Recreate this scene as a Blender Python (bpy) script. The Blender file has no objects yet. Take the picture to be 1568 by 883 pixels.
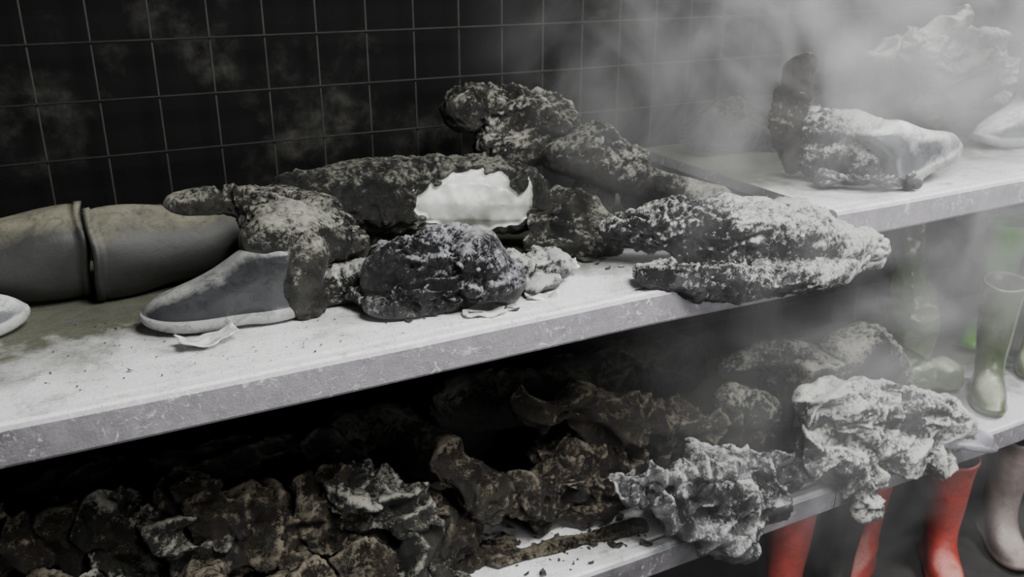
import bpy, bmesh, math, random
from mathutils import Vector, Matrix, noise, Euler
random.seed(7)
S=bpy.context.scene; COL=S.collection
S.view_settings.view_transform='AgX'
F=Vector((.429,.8312,-.3535)).normalized(); R=Vector((.8886,-.4586,0)).normalized(); U=R.cross(F)
cd=bpy.data.cameras.new("camera"); cam=bpy.data.objects.new("camera",cd); COL.objects.link(cam)
m=Matrix((R,U,-F)).transposed().to_4x4(); m.translation=Vector((0,0,1.95)); cam.matrix_world=m; cd.lens=31.5; cd.sensor_width=36
cd.dof.use_dof=True; cd.dof.focus_distance=1.95; cd.dof.aperture_fstop=3.2
S.camera=cam
class NT:
    def __init__(s,name):
        s.m=bpy.data.materials.new(name); s.m.use_nodes=True; s.t=s.m.node_tree; s.n=s.t.nodes; s.b=s.n["Principled BSDF"]; s.out=s.n["Material Output"]
        s.tc=s.n.new("ShaderNodeTexCoord")
    def link(s,a,b): s.t.links.new(a,b)
    def set(s,inp,v):
        if hasattr(v,"is_output"): s.link(v,inp)
        else: inp.default_value=v
    def noise(s,scale,detail=6,rough=.6,vec=None,dist=0):
        n=s.n.new("ShaderNodeTexNoise"); n.inputs["Scale"].default_value=scale; n.inputs["Detail"].default_value=detail
        n.inputs["Roughness"].default_value=rough; n.inputs["Distortion"].default_value=dist
        s.link(vec or s.tc.outputs["Object"],n.inputs["Vector"]); return n.outputs["Fac"]
    def math(s,op,a,b=0.0,c=None,clamp=False):
        n=s.n.new("ShaderNodeMath"); n.operation=op; n.use_clamp=clamp
        s.set(n.inputs[0],a); s.set(n.inputs[1],b)
        if c is not None: s.set(n.inputs[2],c)
        return n.outputs[0]
    def ramp(s,v,lo,hi):
        n=s.n.new("ShaderNodeMapRange"); n.clamp=True; s.link(v,n.inputs[0]); n.inputs[1].default_value=lo; n.inputs[2].default_value=hi; return n.outputs[0]
    def mix(s,f,a,b):
        n=s.n.new("ShaderNodeMix"); n.data_type='RGBA'; s.set(n.inputs[0],f)
        s.set(n.inputs[6],a); s.set(n.inputs[7],b); return n.outputs[2]
    def nz(s):
        g=s.n.new("ShaderNodeNewGeometry"); x=s.n.new("ShaderNodeSeparateXYZ"); s.link(g.outputs["Normal"],x.inputs[0]); return x.outputs[2],g
    def pos(s):
        x=s.n.new("ShaderNodeSeparateXYZ"); s.link(s.tc.outputs["Object"],x.inputs[0]); return x.outputs
    def attr(s,name):
        a=s.n.new("ShaderNodeAttribute"); a.attribute_name=name; return a.outputs["Fac"]
    def bump(s,h,st=.5,d=.01):
        b=s.n.new("ShaderNodeBump"); b.inputs["Strength"].default_value=st; b.inputs["Distance"].default_value=d; s.link(h,b.inputs["Height"]); s.link(b.outputs[0],s.b.inputs["Normal"])
def c3(r,g=None,b=None):
    if g is None: g=b=r
    return (r,g,b,1)
def char_mat(name,dark,mid,ash,amount=.5,rough=.85,patch=False,gx=None,gloss=.30):
    t=NT(name); nz,g=t.nz()
    n1=t.noise(13,6,.7,dist=.6); n2=t.noise(95,6,.85,dist=.5); n3=t.noise(4.5,3,.5); n5=t.noise(38,6,.8,dist=1.0)
    base=t.mix(t.ramp(n1,.42,.62),dark,mid)
    k=t.math('MULTIPLY_ADD',nz,.24,t.math('MULTIPLY',n2,1.1))
    k=t.math('MULTIPLY_ADD',n5,1.0,k)
    k=t.math('MULTIPLY_ADD',n1,.7,k)
    k=t.math('MULTIPLY_ADD',n3,.9,k)
    pt=t.ramp(g.outputs["Pointiness"],.48,.58)
    k=t.math('MULTIPLY_ADD',pt,.25,k)
    if gx:
        X,Y,Z=t.pos(); k=t.math('MULTIPLY_ADD',t.ramp(X,gx[0],gx[1]),gx[2],k)
    th=2.28-amount*.6
    f=t.ramp(k,th,th+.24)
    col=t.mix(f,base,ash)
    crev_shade=t.ramp(g.outputs["Pointiness"],.41,.495)
    col=t.mix(crev_shade,c3(.004),col)  # crevice shade painted into the colour, near black in the creases
    if patch:
        p=t.attr("patch"); pf=t.ramp(p,.45,.55); col=t.mix(pf,col,t.mix(t.ramp(t.noise(9,5,.6),.35,.6),c3(.30,.30,.27),c3(.60,.60,.57)))
    t.link(col,t.b.inputs["Base Color"])
    t.link(t.math('MULTIPLY_ADD',f,rough-gloss,gloss),t.b.inputs["Roughness"])
    h=t.math('MULTIPLY_ADD',n5,1.2,n2)
    if patch: h=t.math('MULTIPLY',h,t.math('SUBTRACT',1.0,pf))
    t.bump(h,1.0,.008)
    return t.m
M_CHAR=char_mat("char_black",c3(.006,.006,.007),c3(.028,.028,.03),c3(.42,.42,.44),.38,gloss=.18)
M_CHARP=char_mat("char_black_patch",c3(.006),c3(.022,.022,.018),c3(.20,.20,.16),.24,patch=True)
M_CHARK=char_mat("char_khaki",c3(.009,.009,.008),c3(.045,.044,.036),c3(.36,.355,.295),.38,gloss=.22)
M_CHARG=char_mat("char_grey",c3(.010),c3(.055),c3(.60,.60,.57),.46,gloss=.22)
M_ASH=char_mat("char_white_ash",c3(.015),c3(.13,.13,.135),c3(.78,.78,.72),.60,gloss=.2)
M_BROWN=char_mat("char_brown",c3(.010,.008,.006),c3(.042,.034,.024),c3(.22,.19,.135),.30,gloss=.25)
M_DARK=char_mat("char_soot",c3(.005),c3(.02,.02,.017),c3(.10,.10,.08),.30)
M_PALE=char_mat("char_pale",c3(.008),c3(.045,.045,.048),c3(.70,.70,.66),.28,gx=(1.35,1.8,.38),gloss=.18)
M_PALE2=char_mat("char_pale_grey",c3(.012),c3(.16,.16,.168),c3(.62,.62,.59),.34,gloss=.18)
def rubber(name,col,dust,rough=.45,amount=.5,dirt=0.0):
    t=NT(name); nz,g=t.nz(); n=t.noise(9,5,.6); n2=t.noise(60,4,.7); n4=t.noise(22,6,.75,dist=.8); sp=t.noise(190,3,.8)
    k=t.math('MULTIPLY_ADD',n,.9,nz); k=t.math('MULTIPLY_ADD',n2,.25,k)
    f=t.ramp(k,1.55-amount,1.95-amount*.7)
    base=t.mix(t.ramp(n,.35,.7),col,tuple(c*.5 for c in col[:3])+(1,))
    c=t.mix(t.math('MULTIPLY',f,.8),base,dust)
    if dirt:
        c=t.mix(t.math('MULTIPLY',t.ramp(n4,.50,.60),dirt),c,c3(.012))
        c=t.mix(t.math('MULTIPLY',t.ramp(sp,.60,.68),.7),c,c3(.02))
    t.link(c,t.b.inputs["Base Color"])
    t.link(t.math('MULTIPLY_ADD',f,.35,rough,clamp=True),t.b.inputs["Roughness"]); t.bump(t.math('ADD',n2,n4),.25,.003)
    return t.m
M_RGREY=rubber("rubber_grey",c3(.04,.042,.045),c3(.50,.50,.48),.28,.48,.5)  # pale dust, its colour also painting the white highlight on the toe
M_RDK=rubber("rubber_dark",c3(.020,.021,.019),c3(.24,.225,.16),.58,.50,.4)
M_RWHITE=rubber("rubber_ashy",c3(.13,.135,.14),c3(.85,.85,.82),.25,.72,.45)
M_LILAC=rubber("rubber_ashy_lilac",c3(.30,.28,.33),c3(.72,.70,.72),.45,.6,.4)
M_SOLE=rubber("sole_pale",c3(.36,.36,.35),c3(.75,.75,.73),.45,.6,.4)
M_RGREEN=rubber("rubber_green",c3(.14,.50,.03),c3(.3,.6,.15),.4,.3)
M_ROLIVE=rubber("rubber_olive",c3(.10,.13,.06),c3(.50,.52,.38),.2,.45,.3)
M_RED=rubber("rubber_red",c3(.42,.048,.034),c3(.6,.30,.26),.5,.45,.3)
M_PINK=rubber("rubber_dusty_tan",c3(.24,.19,.17),c3(.45,.4,.37),.6,.4,.2)
def shelf_mat():
    t=NT("shelf_painted_steel"); nz,g=t.nz(); X,Y,Z=t.pos()
    n=t.noise(7,6,.65); n2=t.noise(170,3,.8); n3=t.noise(28,6,.7); n5=t.noise(2.2,4,.6)
    paint=t.mix(t.ramp(n3,.35,.7),c3(.27,.252,.275),c3(.18,.17,.185))
    paint=t.mix(t.math('MULTIPLY',t.ramp(n5,.50,.64),.75),paint,c3(.055,.053,.055))
    front=t.ramp(Y,2.05,1.66)
    d=t.math('MULTIPLY_ADD',n,.9,t.math('MULTIPLY',front,.62))
    ash=t.ramp(d,.60,1.02)
    speck=t.ramp(n2,.60,.67)
    top=t.mix(ash,t.mix(n3,c3(.05,.052,.035),c3(.17,.17,.13)),c3(.80,.80,.80))
    top=t.mix(t.math('MULTIPLY',speck,.75),top,c3(.05))
    smut=t.math('MULTIPLY',t.ramp(t.noise(12,8,.8),.53,.66),.6)
    top=t.mix(smut,top,c3(.12))
    up=t.ramp(nz,.5,.9)
    scr=t.ramp(t.noise(34,6,.8,dist=1.8),.55,.62)
    face=t.mix(t.math('MULTIPLY',scr,t.ramp(n,.44,.56)),paint,c3(.60,.59,.60))
    t.link(t.mix(up,face,top),t.b.inputs["Base Color"]); t.b.inputs["Roughness"].default_value=.55
    t.bump(t.math('MULTIPLY_ADD',n3,1.0,n2),.4,.004)
    return t.m
M_SHELF=shelf_mat()
def wall_mat():
    t=NT("sooty_wall"); n=t.noise(3,5,.6); n2=t.noise(12,6,.7)
    f=t.math('MULTIPLY',t.ramp(n,.50,.78),t.ramp(n2,.4,.7))
    t.link(t.mix(f,c3(.004,.004,.004),c3(.05,.05,.043)),t.b.inputs["Base Color"]); t.b.inputs["Roughness"].default_value=.95; t.bump(n2,.4,.01)
    t.b.inputs["Specular IOR Level"].default_value=.12
    return t.m
M_WALL=wall_mat()
def simple(name,col,rough=.7,sc=20,lo=.5):
    t=NT(name); n=t.ramp(t.noise(sc,5,.6),.35,.65); t.link(t.mix(n,tuple(c*lo for c in col[:3])+(1,),col),t.b.inputs["Base Color"]); t.b.inputs["Roughness"].default_value=rough; t.bump(n,.3,.003); return t.m
M_WIRE=simple("sooty_wire",c3(.018,.018,.015),.9)
M_FLOOR=simple("sooty_concrete",c3(.03,.03,.028),.9,6)
M_WFL=simple("white_flake",c3(.75,.75,.72),.7,30)
M_DEB=simple("charred_crumbs",c3(.06,.06,.055),.8,60,.2)
def finish(name,me,mats,parent=None,smooth=True):
    o=bpy.data.objects.new(name,me); COL.objects.link(o)
    for mm in (mats if isinstance(mats,list) else [mats]): me.materials.append(mm)
    if smooth:
        for p in me.polygons: p.use_smooth=True
    if parent: o.parent=parent
    return o
def empty(name):
    e=bpy.data.objects.new(name,None); COL.objects.link(e); return e
def box(n,a,b,mat,parent=None):
    bm=bmesh.new(); bmesh.ops.create_cube(bm,size=1)
    for v in bm.verts: v.co=Vector([(a[i]+b[i])/2+v.co[i]*(b[i]-a[i]) for i in range(3)])
    me=bpy.data.meshes.new(n); bm.to_mesh(me); bm.free(); return finish(n,me,mat,parent,False)
def crumble(me,amp,seed,patch=None,big=1.0,fold=0.0):
    s=Vector((seed*3.17,seed*1.31,seed*2.23)); nv=len(me.vertices)
    me.update(); nor=[v.normal.copy() for v in me.vertices]; pa=[0.0]*nv
    N=noise.noise
    for i,v in enumerate(me.vertices):
        p=v.co; k=1.0; off=0
        if patch:
            c,rad=patch; q=Vector(((p.x-c[0])/rad[0],(p.y-c[1])/rad[1],(p.z-c[2])/rad[2]))
            dd=q.length+abs(N(p*18+s))*.75+N(p*45+s)*.12
            f=max(0,min(1,(1.10-dd)/.07)); pa[i]=f; k=1-f*.97; off=-.016*f+N(p*14+s)*.010*f
        a=N(p*7+s)*.030*big
        w=p+noise.noise_vector(p*12+s)*.022
        ws=Vector((w.x,w.y,w.z*1.5))
        g1=max(0,min(1,.5+N(p*9-s)*2.2)); 
        ridge=max(0,1-abs(N(ws*13+s))*5.0)*g1
        crease=max(0,1-abs(N(w*19-s))*4.5)*(1-g1*.6)
        fr=noise.fractal(w*34+s,.6,2.15,5)
        msk=.15+1.1*max(0,min(1,.5+N(p*6+s*2)*2.0))
        fo=0
        if fold:
            q=p+noise.noise_vector(p*5+s)*.05
            fo=(.22-abs(N(Vector((q.x*10,q.y*10,q.z*6))+s)))*fold+(.2-abs(N(Vector((q.x*7,q.y*14,q.z*16))-s)))*fold*.6
        v.co=p+nor[i]*((a+(ridge*.008-crease*.008+fr*.0075)*k*msk)*amp+off+fo)
    at=me.attributes.new("patch","FLOAT","POINT")
    at.data.foreach_set("value",pa)
def lump_mesh(name,chains,vox=.0045,amp=1,seed=1,patch=None,big=1.0,boxes=[],fold=0.0):
    bm=bmesh.new()
    for ch in chains:
        sq=1.0
        if isinstance(ch[0],(int,float)): sq=ch[0]; ch=ch[1:]
        if len(ch)==1: ch=[ch[0],ch[0]]
        for (a,b) in zip(ch[:-1],ch[1:]):
            A=Vector(a[:3]); B=Vector(b[:3]); L=(B-A).length; n=max(1,int(L/(min(a[3],b[3])*.35)))
            for i in range(n+1):
                t=i/n; r=a[3]*(1-t)+b[3]*t; p=A.lerp(B,t)
                bmesh.ops.create_icosphere(bm,subdivisions=2,radius=r,matrix=Matrix.Translation(p)@Matrix.Diagonal((1,1,sq,1)))
    for (c,sz,rot) in boxes:
        bmesh.ops.create_cube(bm,size=1,matrix=Matrix.Translation(Vector(c))@Euler([math.radians(k) for k in rot]).to_matrix().to_4x4()@Matrix.Diagonal((sz[0],sz[1],sz[2],1)))
    me=bpy.data.meshes.new(name); bm.to_mesh(me); bm.free()
    o=bpy.data.objects.new("tmp",me); COL.objects.link(o)
    md=o.modifiers.new("r","REMESH"); md.mode='VOXEL'; md.voxel_size=vox
    sm=o.modifiers.new("s","SMOOTH"); sm.factor=.5; sm.iterations=16
    dg=bpy.context.evaluated_depsgraph_get(); me2=bpy.data.meshes.new_from_object(o.evaluated_get(dg))
    bpy.data.objects.remove(o); me2.name=name
    crumble(me2,amp,seed,patch,big,fold); return me2
SEED=[0]
def lump(name,chains,mat,parent=None,**k):
    SEED[0]+=1
    return finish(name,lump_mesh(name,chains,seed=k.pop('seed',SEED[0]),**k),mat,parent)
LV=[(0,-.083,.183,.043),(.005,-.09,.195,.050),(.022,-.091,.199,.052),(.025,-.086,.193,.047),(.043,-.087,.188,.047),(.057,-.086,.172,.0455),
(.068,-.084,.146,.044),(.080,-.082,.114,.042),(.100,-.08,.085,.041),(.13,-.077,.068,.041),(.17,-.075,.064,.044),(.24,-.079,.067,.052),(.32,-.083,.073,.058),(.375,-.084,.076,.060),
(.38,-.089,.081,.065),(.392,-.089,.081,.065),(.393,-.079,.071,.056),(.33,-.078,.068,.054),(.2,-.07,.058,.042),(.12,-.07,.058,.036)]
def boot_mesh(name,top=99,wob=.0,seed=1,bend=None):
    lv=[l for l in LV[:14] if l[0]<=top]
    if top>=.38: lv=list(LV)
    else:
        l=lv[-1]; lv+= [(l[0]+.010,l[1]+.012,l[2]-.012,l[3]-.010),(l[0]+.014,l[1]+.03,l[2]-.03,l[3]-.025)]
    N=40; bm=bmesh.new(); rings=[]
    s=Vector((seed*1.7,seed*.3,seed))
    for li,(z,xh,xt,hw) in enumerate(lv):
        ring=[]; cx=(xh+xt)/2; a=(xt-xh)/2; lowf=max(0,min(1,(.10-z)/.05))
        for i in range(N):
            th=2*math.pi*i/N; c,sn=math.cos(th),math.sin(th)
            x=cx+a*math.copysign(abs(c)**(.85 if lowf>0 else 1),c)
            u=(x-xh)/(xt-xh)
            w=hw*(1+lowf*(.10*math.sin((u-.45)*math.pi*1.3)-.16*math.exp(-((u-.38)/.13)**2)))
            y=w*math.copysign(abs(sn)**(.8),sn)
            zz=z
            if z<.03: zz=z+ .012*max(0,(u-.75)/.25)**2+ (.006 if .25<u<.45 and li<1 else 0)
            p=Vector((x,y,zz))
            if wob: p+=noise.noise_vector(p*9+s)*wob*min(1,z/.06)
            if bend: p=bend(p)
            ring.append(bm.verts.new(p))
        rings.append(ring)
    for k,(a,b) in enumerate(zip(rings[:-1],rings[1:])):
        for i in range(N):
            f=bm.faces.new((a[i],a[(i+1)%N],b[(i+1)%N],b[i])); f.material_index=1 if k<3 else 0
    f=bm.faces.new(rings[0][::-1]); f.material_index=1; bm.faces.new(rings[-1])
    bmesh.ops.recalc_face_normals(bm,faces=bm.faces[:])
    me=bpy.data.meshes.new(name); bm.to_mesh(me); bm.free(); return me
def boot(name,loc,rot,sc,mat,parent=None,sole=None,**k):
    me=boot_mesh(name,**k)
    M=Matrix.Translation(Vector(loc))@Euler([math.radians(a) for a in rot],'XYZ').to_matrix().to_4x4()@Matrix.Scale(sc,4)
    me.transform(M); o=finish(name,me,[mat,sole or mat],parent)
    sm=o.modifiers.new("sub","SUBSURF"); sm.levels=1; sm.render_levels=1
    return o
def shelf(name,x0,x1,zt,yb=2.44):
    prof=[(yb,zt),(1.625,zt),(1.620,zt-.004),(1.611,zt-.004),(1.606,zt+.001),(1.585,zt+.002),(1.576,zt-.001),(1.570,zt-.008),(1.570,zt-.072),(1.574,zt-.078),(1.59,zt-.078),(1.59,zt-.03),(yb,zt-.03)]
    bm=bmesh.new(); N=60; rings=[]
    for i in range(N+1):
        x=x0+(x1-x0)*i/N
        dz=noise.noise(Vector((x*2.2,zt*7,0)))*.005
        rings.append([bm.verts.new((x,y+(noise.noise(Vector((x*3,z*9,4)))*.004 if y<1.6 else 0),z+dz*(1 if y<1.7 else .2))) for y,z in prof])
    n=len(prof)
    for a,b in zip(rings[:-1],rings[1:]):
        for i in range(n): bm.faces.new((a[i],b[i],b[(i+1)%n],a[(i+1)%n]))
    bm.faces.new(rings[0]); bm.faces.new(rings[-1][::-1]); bmesh.ops.recalc_face_normals(bm,faces=bm.faces[:])
    me=bpy.data.meshes.new(name); bm.to_mesh(me); bm.free(); return finish(name,me,M_SHELF,None,False)
shelf("metal_shelf",-1,1.72,1.2); shelf("metal_shelf.001",1.74,4.5,1.33); shelf("metal_shelf.002",-1,1.885,.47); shelf("metal_shelf.003",1.89,4.5,.47)
box("wall_back",(-2,2.55,-.12),(6,2.65,3.2),M_WALL)
box("floor",(-2,-1.5,-.22),(6,2.65,-.12),M_FLOOR)
e=bmesh.new()
def rod(bm,a,b,r):
    A=Vector(a);B=Vector(b);d=B-A
    bmesh.ops.create_cone(bm,cap_ends=True,segments=6,radius1=r,radius2=r,depth=d.length,matrix=Matrix.Translation((A+B)/2)@d.to_track_quat('Z','Y').to_matrix().to_4x4())
x=-1.0
while x<4.6: rod(e,(x,2.47,-.1),(x,2.47,2.6),.0028); x+=.14
z=.06
while z<2.6: rod(e,(-1,2.463,z),(4.6,2.463,z),.0028); z+=.14
me=bpy.data.meshes.new("wire_grid_panel"); e.to_mesh(me); e.free(); finish("wire_grid_panel",me,M_WIRE)
def lean(z0,k,ky=0):
    def f(p):
        if p.z>z0: p=Vector((p.x-(p.z-z0)*k,p.y+(p.z-z0)*ky,p.z))
        return p
    return f
# ---------------- upper shelf: boot with intact foot
A=empty("burnt_rubber_boot")
boot("foot",(.325,1.845,1.203),(0,0,168),1.16,M_RGREY,A,sole=M_SOLE,top=.13,bend=lean(.075,.85,-.1))
lump("charred_shaft",[[(.44,1.825,1.245,.05),(.425,1.82,1.29,.058),(.43,1.83,1.34,.066),(.435,1.88,1.385,.066),(.40,1.95,1.395,.055)],[(.46,1.89,1.36,.074),(.54,1.93,1.34,.067),(.58,1.95,1.31,.05)],[(.43,1.82,1.235,.035),(.52,1.87,1.24,.035)],[(.40,1.835,1.30,.045),(.385,1.85,1.37,.06)]],M_CHARK,A,amp=.9)
def lying(name,x0,x1,y,zc,r,mat,seed=1):
    bm=bmesh.new(); N=32; rings=[]; n=14
    prof=[]
    for i in range(n+1):
        t=i/n; prof.append((x0+(x1-x0)*t,r*(1-.12*t+.03*math.sin(t*9))))
    s=1 if x1>x0 else -1
    rim=[(x0-.004*s,r*.93),(x0-.006*s,r*1.03),(x0+.010*s,r*1.04),(x0+.012*s,r*.99)]
    inner=[(x0+.16*s,r*.8),(x0,r*.9)]
    allp=inner+rim+prof[1:]+[(x1+.03*s,r*.55)]
    for (x,rr) in allp:
        ring=[]
        for i in range(N):
            th=2*math.pi*i/N; p=Vector((x,y+math.cos(th)*rr*.95,zc+math.sin(th)*rr))
            p+=noise.noise_vector(Vector((x*5,math.cos(th)*1.2,math.sin(th)*1.2+seed)))*.014
            p.z=max(p.z,1.202); ring.append(bm.verts.new(p))
        rings.append(ring)
    for a,b in zip(rings[:-1],rings[1:]):
        for i in range(N): bm.faces.new((a[i],a[(i+1)%N],b[(i+1)%N],b[i]))
    bm.faces.new(rings[0]); bm.faces.new(rings[-1]); bmesh.ops.recalc_face_normals(bm,faces=bm.faces[:])
    me=bpy.data.meshes.new(name); bm.to_mesh(me); bm.free(); return me
Bp=empty("fallen_rubber_boot")
finish("shaft",lying("shaft",.025,-.34,2.19,1.305,.105,M_RDK,1),M_RDK,Bp); boot("foot",(-.44,2.15,1.26),(90,0,180),1.2,M_RDK,Bp,top=.13)
Bq=empty("fallen_rubber_boot")
finish("shaft",lying("shaft",.04,.40,2.16,1.297,.10,M_RDK,4),M_RDK,Bq)
lump("charred_end",[[.7,(.24,2.17,1.385,.03),(.36,2.14,1.39,.04),(.46,2.06,1.40,.055),(.54,2.02,1.38,.06)],[(.42,2.1,1.29,.08)]],M_CHARK,Bq)
boot("rubber_boot",(-.32,1.99,1.203),(0,0,15),1.15,M_RWHITE,sole=M_SOLE)
C1=empty("burnt_boot_sole")
boot("sole",(.535,1.86,1.203),(0,0,165),.78,M_CHARG,C1,top=.045)
lump("charred_upper",[[.7,(.52,1.88,1.245,.035),(.60,1.86,1.27,.05)],[.5,(.56,1.80,1.23,.04),(.64,1.80,1.24,.04)]],M_CHARG,C1,amp=.8)
D1=empty("charred_boot")
boot("sole",(.70,1.715,1.203),(0,0,170),.85,M_CHARG,D1,top=.045)
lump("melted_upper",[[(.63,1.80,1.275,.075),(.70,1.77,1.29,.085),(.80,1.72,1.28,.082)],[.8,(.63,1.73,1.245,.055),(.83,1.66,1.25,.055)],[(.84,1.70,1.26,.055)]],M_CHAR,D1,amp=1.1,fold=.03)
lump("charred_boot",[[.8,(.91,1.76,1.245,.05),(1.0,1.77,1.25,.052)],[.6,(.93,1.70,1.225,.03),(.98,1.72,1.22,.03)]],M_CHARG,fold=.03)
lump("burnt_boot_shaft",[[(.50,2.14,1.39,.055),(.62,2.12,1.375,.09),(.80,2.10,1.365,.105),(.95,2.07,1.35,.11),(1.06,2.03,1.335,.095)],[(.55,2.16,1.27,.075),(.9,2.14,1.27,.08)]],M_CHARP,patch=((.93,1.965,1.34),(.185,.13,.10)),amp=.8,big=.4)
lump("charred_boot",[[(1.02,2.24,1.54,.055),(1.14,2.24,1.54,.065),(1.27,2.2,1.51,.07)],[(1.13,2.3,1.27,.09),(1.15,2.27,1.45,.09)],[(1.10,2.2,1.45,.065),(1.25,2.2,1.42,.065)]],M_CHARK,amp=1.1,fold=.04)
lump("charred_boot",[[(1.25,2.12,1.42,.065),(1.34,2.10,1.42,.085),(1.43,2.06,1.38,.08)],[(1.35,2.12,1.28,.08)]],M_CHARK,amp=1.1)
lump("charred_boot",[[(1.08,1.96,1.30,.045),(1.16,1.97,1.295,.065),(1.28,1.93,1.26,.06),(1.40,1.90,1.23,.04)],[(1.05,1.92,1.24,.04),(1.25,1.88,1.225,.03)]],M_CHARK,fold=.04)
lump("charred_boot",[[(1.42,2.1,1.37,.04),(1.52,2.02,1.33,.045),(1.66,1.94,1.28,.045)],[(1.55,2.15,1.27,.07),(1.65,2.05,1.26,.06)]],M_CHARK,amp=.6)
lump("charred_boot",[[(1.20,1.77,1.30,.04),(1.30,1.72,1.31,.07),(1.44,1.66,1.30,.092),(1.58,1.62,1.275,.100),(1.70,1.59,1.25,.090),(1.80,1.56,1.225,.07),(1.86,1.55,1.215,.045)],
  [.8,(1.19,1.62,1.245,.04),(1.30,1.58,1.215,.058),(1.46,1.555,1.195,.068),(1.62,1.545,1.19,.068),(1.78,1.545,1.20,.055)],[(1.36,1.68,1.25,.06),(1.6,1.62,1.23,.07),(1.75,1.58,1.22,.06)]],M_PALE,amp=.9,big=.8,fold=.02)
# ---------------- right bay, upper shelf
lump("charred_boot",[[(1.84,2.25,1.40,.07),(1.98,2.25,1.42,.075),(2.12,2.2,1.39,.06)]],M_DARK)
Rb=empty("burnt_rubber_boot")
boot("foot",(2.135,1.68,1.345),(-14,-9,14),1.27,M_RWHITE,Rb,sole=M_SOLE,top=.13,bend=lean(.07,.9,.25))
lump("collapsed_shaft",[[(2.09,1.72,1.44,.05),(2.0,1.79,1.475,.062),(1.93,1.86,1.48,.06)],[(2.0,1.75,1.40,.06),(1.93,1.84,1.40,.06)]],M_ASH,Rb,amp=.6)
lump("charred_cuff",[[(1.89,1.88,1.37,.045),(1.865,1.90,1.46,.05),(1.86,1.90,1.54,.045),(1.875,1.90,1.62,.045),(1.91,1.90,1.655,.03)],[(1.83,1.90,1.45,.02),(1.815,1.9,1.58,.02)]],M_BROWN,Rb)
lump("charred_boot",[[.7,(1.88,1.75,1.36,.035),(1.98,1.67,1.365,.04),(2.08,1.64,1.36,.03)]],M_PALE2)
boot("rubber_boot",(2.98,1.90,1.333),(0,0,176),1.35,M_RWHITE,sole=M_SOLE)
lump("scorched_boot",[[(2.50,2.2,1.62,.025),(2.66,2.2,1.64,.05),(2.80,2.2,1.60,.08),(2.98,2.2,1.54,.10),(3.2,2.2,1.48,.10)],[(2.9,2.25,1.4,.07),(3.0,2.2,1.5,.08)],[(2.78,2.2,1.63,.05),(2.90,2.2,1.72,.035),(2.94,2.2,1.76,.015)],[(2.90,2.2,1.65,.05),(3.1,2.2,1.63,.05)],[(2.62,2.2,1.63,.03),(2.68,2.2,1.70,.012)]],rubber("rubber_scorched",c3(.17,.17,.15),c3(.62,.61,.57),.5,.65,.5),amp=.9,fold=.07)
# ---------------- lower shelf
boot("rubber_boot",(2.80,1.77,.473),(0,0,225),1.08,M_ROLIVE,wob=.014)
boot("rubber_boot",(3.27,2.1,.473),(0,0,200),1.25,M_RGREEN)
boot("rubber_boot",(3.18,1.85,.473),(0,0,215),1.0,M_ROLIVE,wob=.012)
lump("melted_rubber_boot",[[(2.47,1.9,1.22,.03),(2.46,1.9,1.08,.04),(2.47,1.9,.98,.05),(2.50,1.9,.86,.075),(2.53,1.9,.77,.085),(2.57,1.9,.69,.07),(2.6,1.9,.62,.05)],[(2.55,1.9,.56,.07),(2.7,1.85,.53,.06)]],M_ROLIVE,amp=.15,fold=.03)
lump("charred_boot",[[(2.08,1.8,.76,.07),(2.18,1.8,.78,.08),(2.28,1.78,.70,.07),(2.33,1.76,.60,.065)],[(2.2,1.82,.54,.08),(2.2,1.8,.66,.08)]],M_CHARK,amp=.8)
lump("charred_boot",[[(1.66,1.85,.79,.03),(1.78,1.83,.82,.035),(1.90,1.80,.80,.045)],[(1.68,1.82,.68,.06),(1.78,1.8,.62,.07)],[(1.8,1.85,.54,.08),(1.95,1.82,.54,.07)]],M_CHARK,amp=.6,boxes=[((1.93,1.80,.69),(.20,.16,.20),(5,12,10))])
As=empty("ash_covered_boot")
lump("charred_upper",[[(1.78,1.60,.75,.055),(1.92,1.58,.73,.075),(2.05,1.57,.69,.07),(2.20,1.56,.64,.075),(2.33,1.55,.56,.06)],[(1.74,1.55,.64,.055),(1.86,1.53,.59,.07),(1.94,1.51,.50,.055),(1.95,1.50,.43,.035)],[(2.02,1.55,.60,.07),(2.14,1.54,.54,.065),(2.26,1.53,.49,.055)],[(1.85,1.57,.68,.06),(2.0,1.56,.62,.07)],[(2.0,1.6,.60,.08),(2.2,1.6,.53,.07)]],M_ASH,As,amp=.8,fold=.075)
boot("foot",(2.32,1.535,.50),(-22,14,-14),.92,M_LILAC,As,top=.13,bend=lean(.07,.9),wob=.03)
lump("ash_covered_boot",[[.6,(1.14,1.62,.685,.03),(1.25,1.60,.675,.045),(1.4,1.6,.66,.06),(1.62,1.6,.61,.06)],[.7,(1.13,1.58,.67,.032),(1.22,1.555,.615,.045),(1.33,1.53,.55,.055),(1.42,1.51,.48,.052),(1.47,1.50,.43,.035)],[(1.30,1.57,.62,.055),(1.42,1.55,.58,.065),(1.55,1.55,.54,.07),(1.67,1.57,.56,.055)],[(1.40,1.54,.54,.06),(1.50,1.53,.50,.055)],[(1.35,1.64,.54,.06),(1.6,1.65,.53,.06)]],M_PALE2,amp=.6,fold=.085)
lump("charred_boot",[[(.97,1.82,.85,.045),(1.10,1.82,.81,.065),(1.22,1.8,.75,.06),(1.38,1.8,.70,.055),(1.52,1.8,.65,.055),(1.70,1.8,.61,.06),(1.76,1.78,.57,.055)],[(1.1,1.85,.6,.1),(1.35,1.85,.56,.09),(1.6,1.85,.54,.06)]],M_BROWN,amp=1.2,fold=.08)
lump("charred_boot",[[(.95,1.78,.62,.055),(1.10,1.78,.60,.055),(1.3,1.76,.56,.05)],[(1.0,1.78,.53,.05),(1.25,1.76,.52,.04)]],M_BROWN,amp=1.2,fold=.06)
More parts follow.
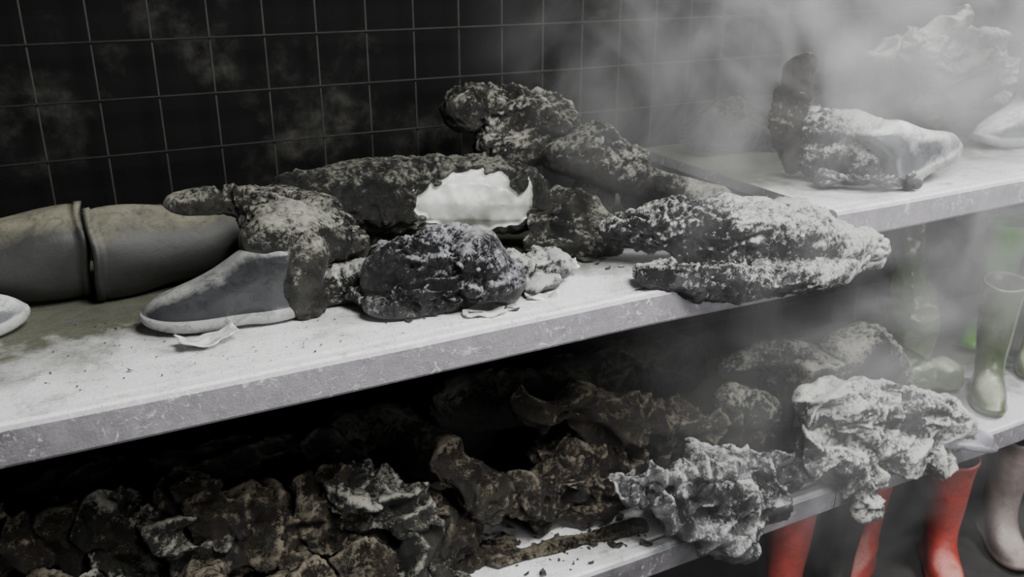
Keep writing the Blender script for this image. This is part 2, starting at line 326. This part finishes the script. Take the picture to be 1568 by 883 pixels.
lump("charred_boot",[[(.74,1.82,.78,.025),(.76,1.8,.70,.05),(.82,1.78,.65,.055)],[(.78,1.84,.55,.08)]],M_BROWN,amp=1.2,fold=.06)
lump("charred_boot",[[(1.2,2.2,.6,.12),(1.5,2.2,.64,.12),(1.75,2.2,.62,.12)]],M_DARK,vox=.009)
lump("charred_boot",[[(.6,2.2,.6,.13),(.95,2.2,.6,.12)],[(.9,2.1,.75,.09),(1.1,2.1,.72,.09)]],M_DARK,vox=.009)
rnd=random.Random(3)
spec=[(-.24,1.88,.92),(-.12,1.9,.88),(-.02,1.9,.86),(.07,1.86,.82),(.15,1.86,.88),(.25,1.86,.82),(.33,1.86,.80),(.43,1.84,.81),(.53,1.82,.80),(.62,1.82,.75),(.72,1.8,.68),(.12,1.72,.72),(.3,1.7,.66),(.47,1.7,.64),(.62,1.72,.60),(-.05,1.74,.76),(-.2,1.74,.78)]
groups=[[],[],[]]
for i,(x,y,zt) in enumerate(spec):
    a=rnd.uniform(-.8,.8); g=groups[(i//2)%3]
    g.append([(x,y,.55,.08),(x+.05*a,y,(.5+zt)/2,.075),(x+.10*a,y-.02,zt-.06,.055)])
    g.append([.8,(x,y,zt-.09,.055),(x+.11*math.cos(a*2),y-.05,zt-.14+.05*a,.05)])
for g,mm in zip(groups,[M_BROWN,M_CHARK,M_BROWN]): lump("charred_boot_pile",g,mm,amp=1.0,vox=.006,fold=.11)
lump("charred_boot_pile",[[(-.5,2.15,.6,.13),(.0,2.12,.66,.14),(.5,2.1,.62,.13)]],M_DARK,vox=.01,fold=.05)
# ---------------- boots under lower shelf
fz=-.118
boot("rubber_boot",(1.88,1.72,fz),(0,0,200),1.15,M_RED)
boot("rubber_boot",(2.13,1.72,fz),(0,0,215),1.12,M_RDK)
boot("rubber_boot",(2.40,1.84,fz),(0,0,210),1.15,M_RED)
boot("rubber_boot",(2.58,1.68,fz),(0,0,235),1.15,M_RED,wob=.01)
boot("rubber_boot",(2.90,1.68,fz),(0,0,240),1.15,M_PINK,wob=.015)
# ---------------- debris
def flakes(name,items,mat,seed):
    rn=random.Random(seed); bm=bmesh.new()
    for (x,y,z,s) in items:
        n=rn.randint(5,7); ang=rn.uniform(0,6.28); top=[];bot=[]
        tilt=Euler((rn.uniform(-.4,.4),rn.uniform(-.4,.4),ang)).to_matrix()
        for i in range(n):
            t=2*math.pi*i/n; r=s*rn.uniform(.5,1.1)
            p=Vector((math.cos(t)*r,math.sin(t)*r*.6,(math.cos(t)**2)*s*.3))
            top.append(bm.verts.new(Vector((x,y,z+s*.2))+tilt@(p+Vector((0,0,s*.12))))); bot.append(bm.verts.new(Vector((x,y,z+s*.2))+tilt@p))
        bm.faces.new(top); bm.faces.new(bot[::-1])
        for i in range(n): bm.faces.new((top[i],bot[i],bot[(i+1)%n],top[(i+1)%n]))
    me=bpy.data.meshes.new(name); bm.to_mesh(me); bm.free(); return finish(name,me,mat,None,False)
rn=random.Random(11)
it=[(rn.uniform(-.1,1.5),rn.uniform(1.62,2.0),1.2,rn.choice([.002,.002,.003,.004])) for _ in range(260)]
it+=[(rn.uniform(.9,1.25),rn.uniform(1.72,1.85),1.2,rn.choice([.005,.007,.011])) for _ in range(16)]
it+=[(.06,1.70,1.2,.009),(.85,1.63,1.2,.018),(.76,1.65,1.2,.02),(.62,1.68,1.2,.012),(1.17,1.84,1.2,.03)]
flakes("charred_debris",it,M_DEB,1)
it=[(rn.uniform(.6,1.3),rn.uniform(1.6,1.85),.47,rn.choice([.004,.006,.009,.012,.02])) for _ in range(130)]
flakes("charred_debris",it,M_DEB,2)
lump("charred_debris",[[.4,(.85,1.72,.475,.03),(1.05,1.70,.475,.035),(1.25,1.68,.475,.03)],[.4,(.7,1.74,.475,.04),(.9,1.78,.475,.04)]],M_BROWN,amp=.6)
def sheet(name,c,w,l,yaw,curl,mat,seed):
    bm=bmesh.new(); N=14; M=10; g=[]
    Rm=Matrix.Rotation(math.radians(yaw),3,'Z')
    for i in range(N+1):
        row=[]
        for j in range(M+1):
            u=i/N-.5; v=j/M-.5; edge=1-.25*abs(noise.noise(Vector((u*5,v*5,seed))))
            p=Vector((u*w*edge,v*l*edge*(1-.5*abs(u)),curl*(u*u*4)*w*.5+noise.noise(Vector((u*3,v*3,seed)))*.01))
            row.append(bm.verts.new(Vector(c)+Rm@p))
        g.append(row)
    for i in range(N):
        for j in range(M): bm.faces.new((g[i][j],g[i+1][j],g[i+1][j+1],g[i][j+1]))
    me=bpy.data.meshes.new(name); bm.to_mesh(me); bm.free(); o=finish(name,me,mat)
    so=o.modifiers.new("s","SOLIDIFY"); so.thickness=.003; return o
sheet("torn_rubber_flap",(.215,1.765,1.208),.12,.07,10,.30,M_WFL,3)
sheet("torn_rubber_flap",(1.06,1.77,1.23),.05,.07,60,.6,M_WFL,5)
sheet("torn_rubber_flap",(.78,1.64,1.206),.10,.035,-12,.15,M_WFL,8)
sheet("torn_rubber_flap",(.94,1.67,1.206),.08,.03,-12,.2,M_WFL,9)
# ---------------- lights
def area(n,loc,tgt,size,e,col=(1,1,1)):
    l=bpy.data.lights.new(n,"AREA"); l.energy=e; l.size=size; l.color=col; o=bpy.data.objects.new(n,l); o.location=loc
    o.rotation_euler=(Vector(tgt)-Vector(loc)).to_track_quat('-Z','Y').to_euler(); COL.objects.link(o)
area("ceiling_work_light",(1.0,.2,3.3),(1.1,1.7,1.0),1.0,112,(1,.995,.975))
area("ceiling_work_light",(3.2,.6,3.0),(2.3,1.8,1.2),.6,115,(.98,.985,1))
area("front_fill",(1.7,-1.3,1.5),(1.6,1.8,.6),1.3,44,(.98,.99,1))  # weak fill added from the camera side to brighten the lower boots, no doorway
w=bpy.data.worlds.new("world"); S.world=w; w.use_nodes=True; w.node_tree.nodes["Background"].inputs[0].default_value=(.62,.63,.62,1); w.node_tree.nodes["Background"].inputs[1].default_value=.045
# ---------------- smoke
bm=bmesh.new(); bmesh.ops.create_cube(bm,size=1)
a=(.9,1.15,.3); b=(4.2,2.44,2.4)
for v in bm.verts: v.co=Vector([(a[i]+b[i])/2+v.co[i]*(b[i]-a[i]) for i in range(3)])
me=bpy.data.meshes.new("smoke_plume"); bm.to_mesh(me); bm.free()
sm=bpy.data.materials.new("smoke"); sm.use_nodes=True; t=sm.node_tree; t.nodes.remove(t.nodes["Principled BSDF"])
vs=t.nodes.new("ShaderNodeVolumeScatter"); vs.inputs["Color"].default_value=(.95,.95,.95,1)
tc=t.nodes.new("ShaderNodeTexCoord"); nn=t.nodes.new("ShaderNodeTexNoise"); nn.inputs["Scale"].default_value=2.6; nn.inputs["Detail"].default_value=4; nn.inputs["Distortion"].default_value=1.8
t.links.new(tc.outputs["Object"],nn.inputs["Vector"])
def mrange(src,a,b,c=0,d=1):
    q=t.nodes.new("ShaderNodeMapRange"); q.inputs[1].default_value=a; q.inputs[2].default_value=b; q.inputs[3].default_value=c; q.inputs[4].default_value=d; t.links.new(src,q.inputs[0]); return q.outputs[0]
def mul(a,b):
    q=t.nodes.new("ShaderNodeMath"); q.operation='MULTIPLY'; t.links.new(a,q.inputs[0])
    if hasattr(b,"is_output"): t.links.new(b,q.inputs[1])
    else: q.inputs[1].default_value=b
    return q.outputs[0]
sx=t.nodes.new("ShaderNodeSeparateXYZ"); t.links.new(tc.outputs["Object"],sx.inputs[0])
d=mul(mul(mul(mul(mrange(nn.outputs[0],.44,.68),mrange(sx.outputs[0],1.0,2.3)),mrange(sx.outputs[0],2.3,3.0,1,.4)),mrange(sx.outputs[2],.3,1.5)),2.4)
t.links.new(d,vs.inputs["Density"]); t.links.new(vs.outputs[0],t.nodes["Material Output"].inputs["Volume"])
finish("smoke_plume",me,sm,None,False)
